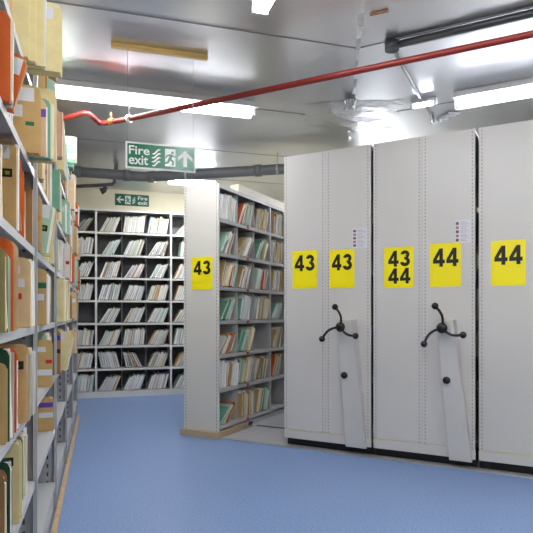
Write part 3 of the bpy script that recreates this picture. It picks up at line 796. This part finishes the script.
zd = 2.86
d0, d1, d2, d3 = at(40, 169, zd), at(147, 177, zd), at(285, 169, zd), at(355, 165, zd)
d0b = at(132, 175.8, zd)
dk = thing('waste_pipe', 'thick grey pipe hung under the ceiling in front of the back wall', 'pipe', T(d1.x, d1.y, zd))
lo = Vector((d1.x, d1.y, zd))
MB().tube([p-lo for p in (d0, d0b, d0b+(d1-d0b)*.6, d1+(d2-d1).normalized()*.05, d2, d3)], .060, 14).build('pipe_run', M['duct'], dk)
for p, q_ in ((d0b, d0), (d1, d2), ((d1+d2)/2+(d2-d1)*.28, d3), (d0b+(d0-d0b)*.55, d0)):
    d = (q_-p).normalized()
    MB().tube([p-lo+d*.02, p-lo+d*.10], .070, 14).build('pipe_collar', M['duct'], dk)
for f_ in (.30, .95):
    p = d1+(d2-d1)*f_-lo; d = (d2-d1).normalized()
    MB().tube([p-d*.012, p+d*.012], .066, 14).tube([p+Vector((0, 0, .06)), p+Vector((0, 0, ZC-zd-.001))], .007, 6).build('pipe_hanger', M['wire'], dk)
# thin pipe with small ceiling fitting
s0, s1 = at(30, 189, 2.80), at(112, 184.5, 2.80)
tp = thing('thin_pipe', 'thin grey pipe with a drooping fitting below the thick grey pipe', 'pipe', T(s1.x, s1.y, 2.80))
lo = Vector((s1.x, s1.y, 2.80))
MB().tube([s0-lo, s1-lo, s1-lo+Vector((.03, .0, .02)), s1-lo+Vector((.05, .02, ZC-2.801))], .022, 10).build('pipe_run', M['duct'], tp)
f0 = at(106, 185.5, 2.80)-lo
MB().tube([f0+Vector((0, 0, -.02)), f0+Vector((-.02, -.01, -.06)), f0+Vector((-.06, -.02, -.08))], [.03, .034, .045], 10).build('fitting', M['conduit'], tp)

# dark conduit on the right wing and its box
k0 = at(392, 46, ZC-.03); k1 = at(533, 13, ZC-.03); kd = (k1-k0).normalized()
cd = thing('ceiling_conduit', 'dark grey conduit with junction box on the ceiling above the red pipe', 'conduit', T(k0.x, k0.y, ZC-.03))
MB().tube([Vector((0, 0, 0)), k1-k0+kd*1.2], .024, 10).build('conduit_run', M['conduit'], cd)
MB().tube([kd*.1+Vector((.03, .03, 0)), k1-k0+kd*1.2+Vector((.03, .03, 0))], .011, 8).build('cable', M['wire'], cd)
bb = MB().tube([(0, 0, -.03), (0, 0, .029)], .048, 18).build('junction_box', M['conduit'], cd)
m0 = at(396, 55, ZC-.015); m1 = at(434, 122, ZC-.015)
o = MB().tube([Vector((0, 0, 0)), (m1-m0)*.5, m1-m0], .012, 8).build('pale_conduit', mat('pale conduit', (196, 198, 200), .35, metal=.6), None, T(m0.x, m0.y, ZC-.015))
tag(o, 'pale thin conduit running from the junction box back over the cabinets', 'conduit')
def foil_blob(name, label, c, rx, ry, dz, seed, rot=0, n=12):
    rnd = random.Random(seed); vs = []; fs = []
    for j in range(n):
        for i in range(n):
            u_, v_ = i/(n-1)*2-1, j/(n-1)*2-1; rr = max(abs(u_), abs(v_))
            x = u_*rx+rnd.uniform(-.08, .08)*rx; y = v_*ry+rnd.uniform(-.08, .08)*ry
            z = -.002 if rr > .99 else -dz*(1-rr)**.6*rnd.uniform(.3, 1)-.003
            vs.append((x, y, z))
    for j in range(n-1):
        for i in range(n-1): fs.append((j*n+i, j*n+i+1, (j+1)*n+i+1, (j+1)*n+i))
    o = MB().add(vs, fs).build(name, M['tape'], None, T(c.x, c.y, c.z) @ Matrix.Rotation(R(rot), 4, 'Z'))
    tag(o, label, 'foil'); sm = o.modifiers.new('thick', 'SOLIDIFY'); sm.thickness = .0015; sm.offset = 1
    return o
foil_blob('foil_patch', 'crumpled silver foil patch at the ceiling joint above the cabinets', at(350, 104, ZC-.03), .05, .12, .04, 3, -5)
foil_blob('foil_patch', 'crumpled silver foil patch beside the batten light stub', at(447, 116, ZC), .06, .12, .05, 5, 20)
foil_blob('foil_sheet', 'large creased silver foil sheet patched over the ceiling joint near the cabinets', at(352, 118, ZC+.0), .42, .42, .022, 8, -5, 8)
def loop(c, label):
    d = Vector((.02, .05, 0))
    o = MB().tube([Vector((math.sin(a)*.02, .0, -.055+math.cos(a)*.055)) for a in [i*2*math.pi/16 for i in range(17)]], .008, 8).build('foil_loop', M['wire'], None, T(c.x, c.y, ZC-.004))
    tag(o, label, 'bracket')
loop(at(433, 112, ZC), 'small pale metal loop hanging by the batten light stub')
rb = at(379, 12, ZC)
o = MB().tube([Vector((-.05, .02, -.008)), Vector((.05, -.03, -.008))], .008, 8).build('rusty_bracket', mat('rust', (134, 92, 70), .7), None, T(rb.x, rb.y, ZC)); tag(o, 'small rusty brown bracket on the ceiling joint near the photo top', 'bracket')

# faint ambient from the rest of the store
w_ = bpy.data.worlds.new('World'); scene.world = w_; w_.use_nodes = True
w_.node_tree.nodes['Background'].inputs[0].default_value = (.8, .85, .95, 1); w_.node_tree.nodes['Background'].inputs[1].default_value = .05
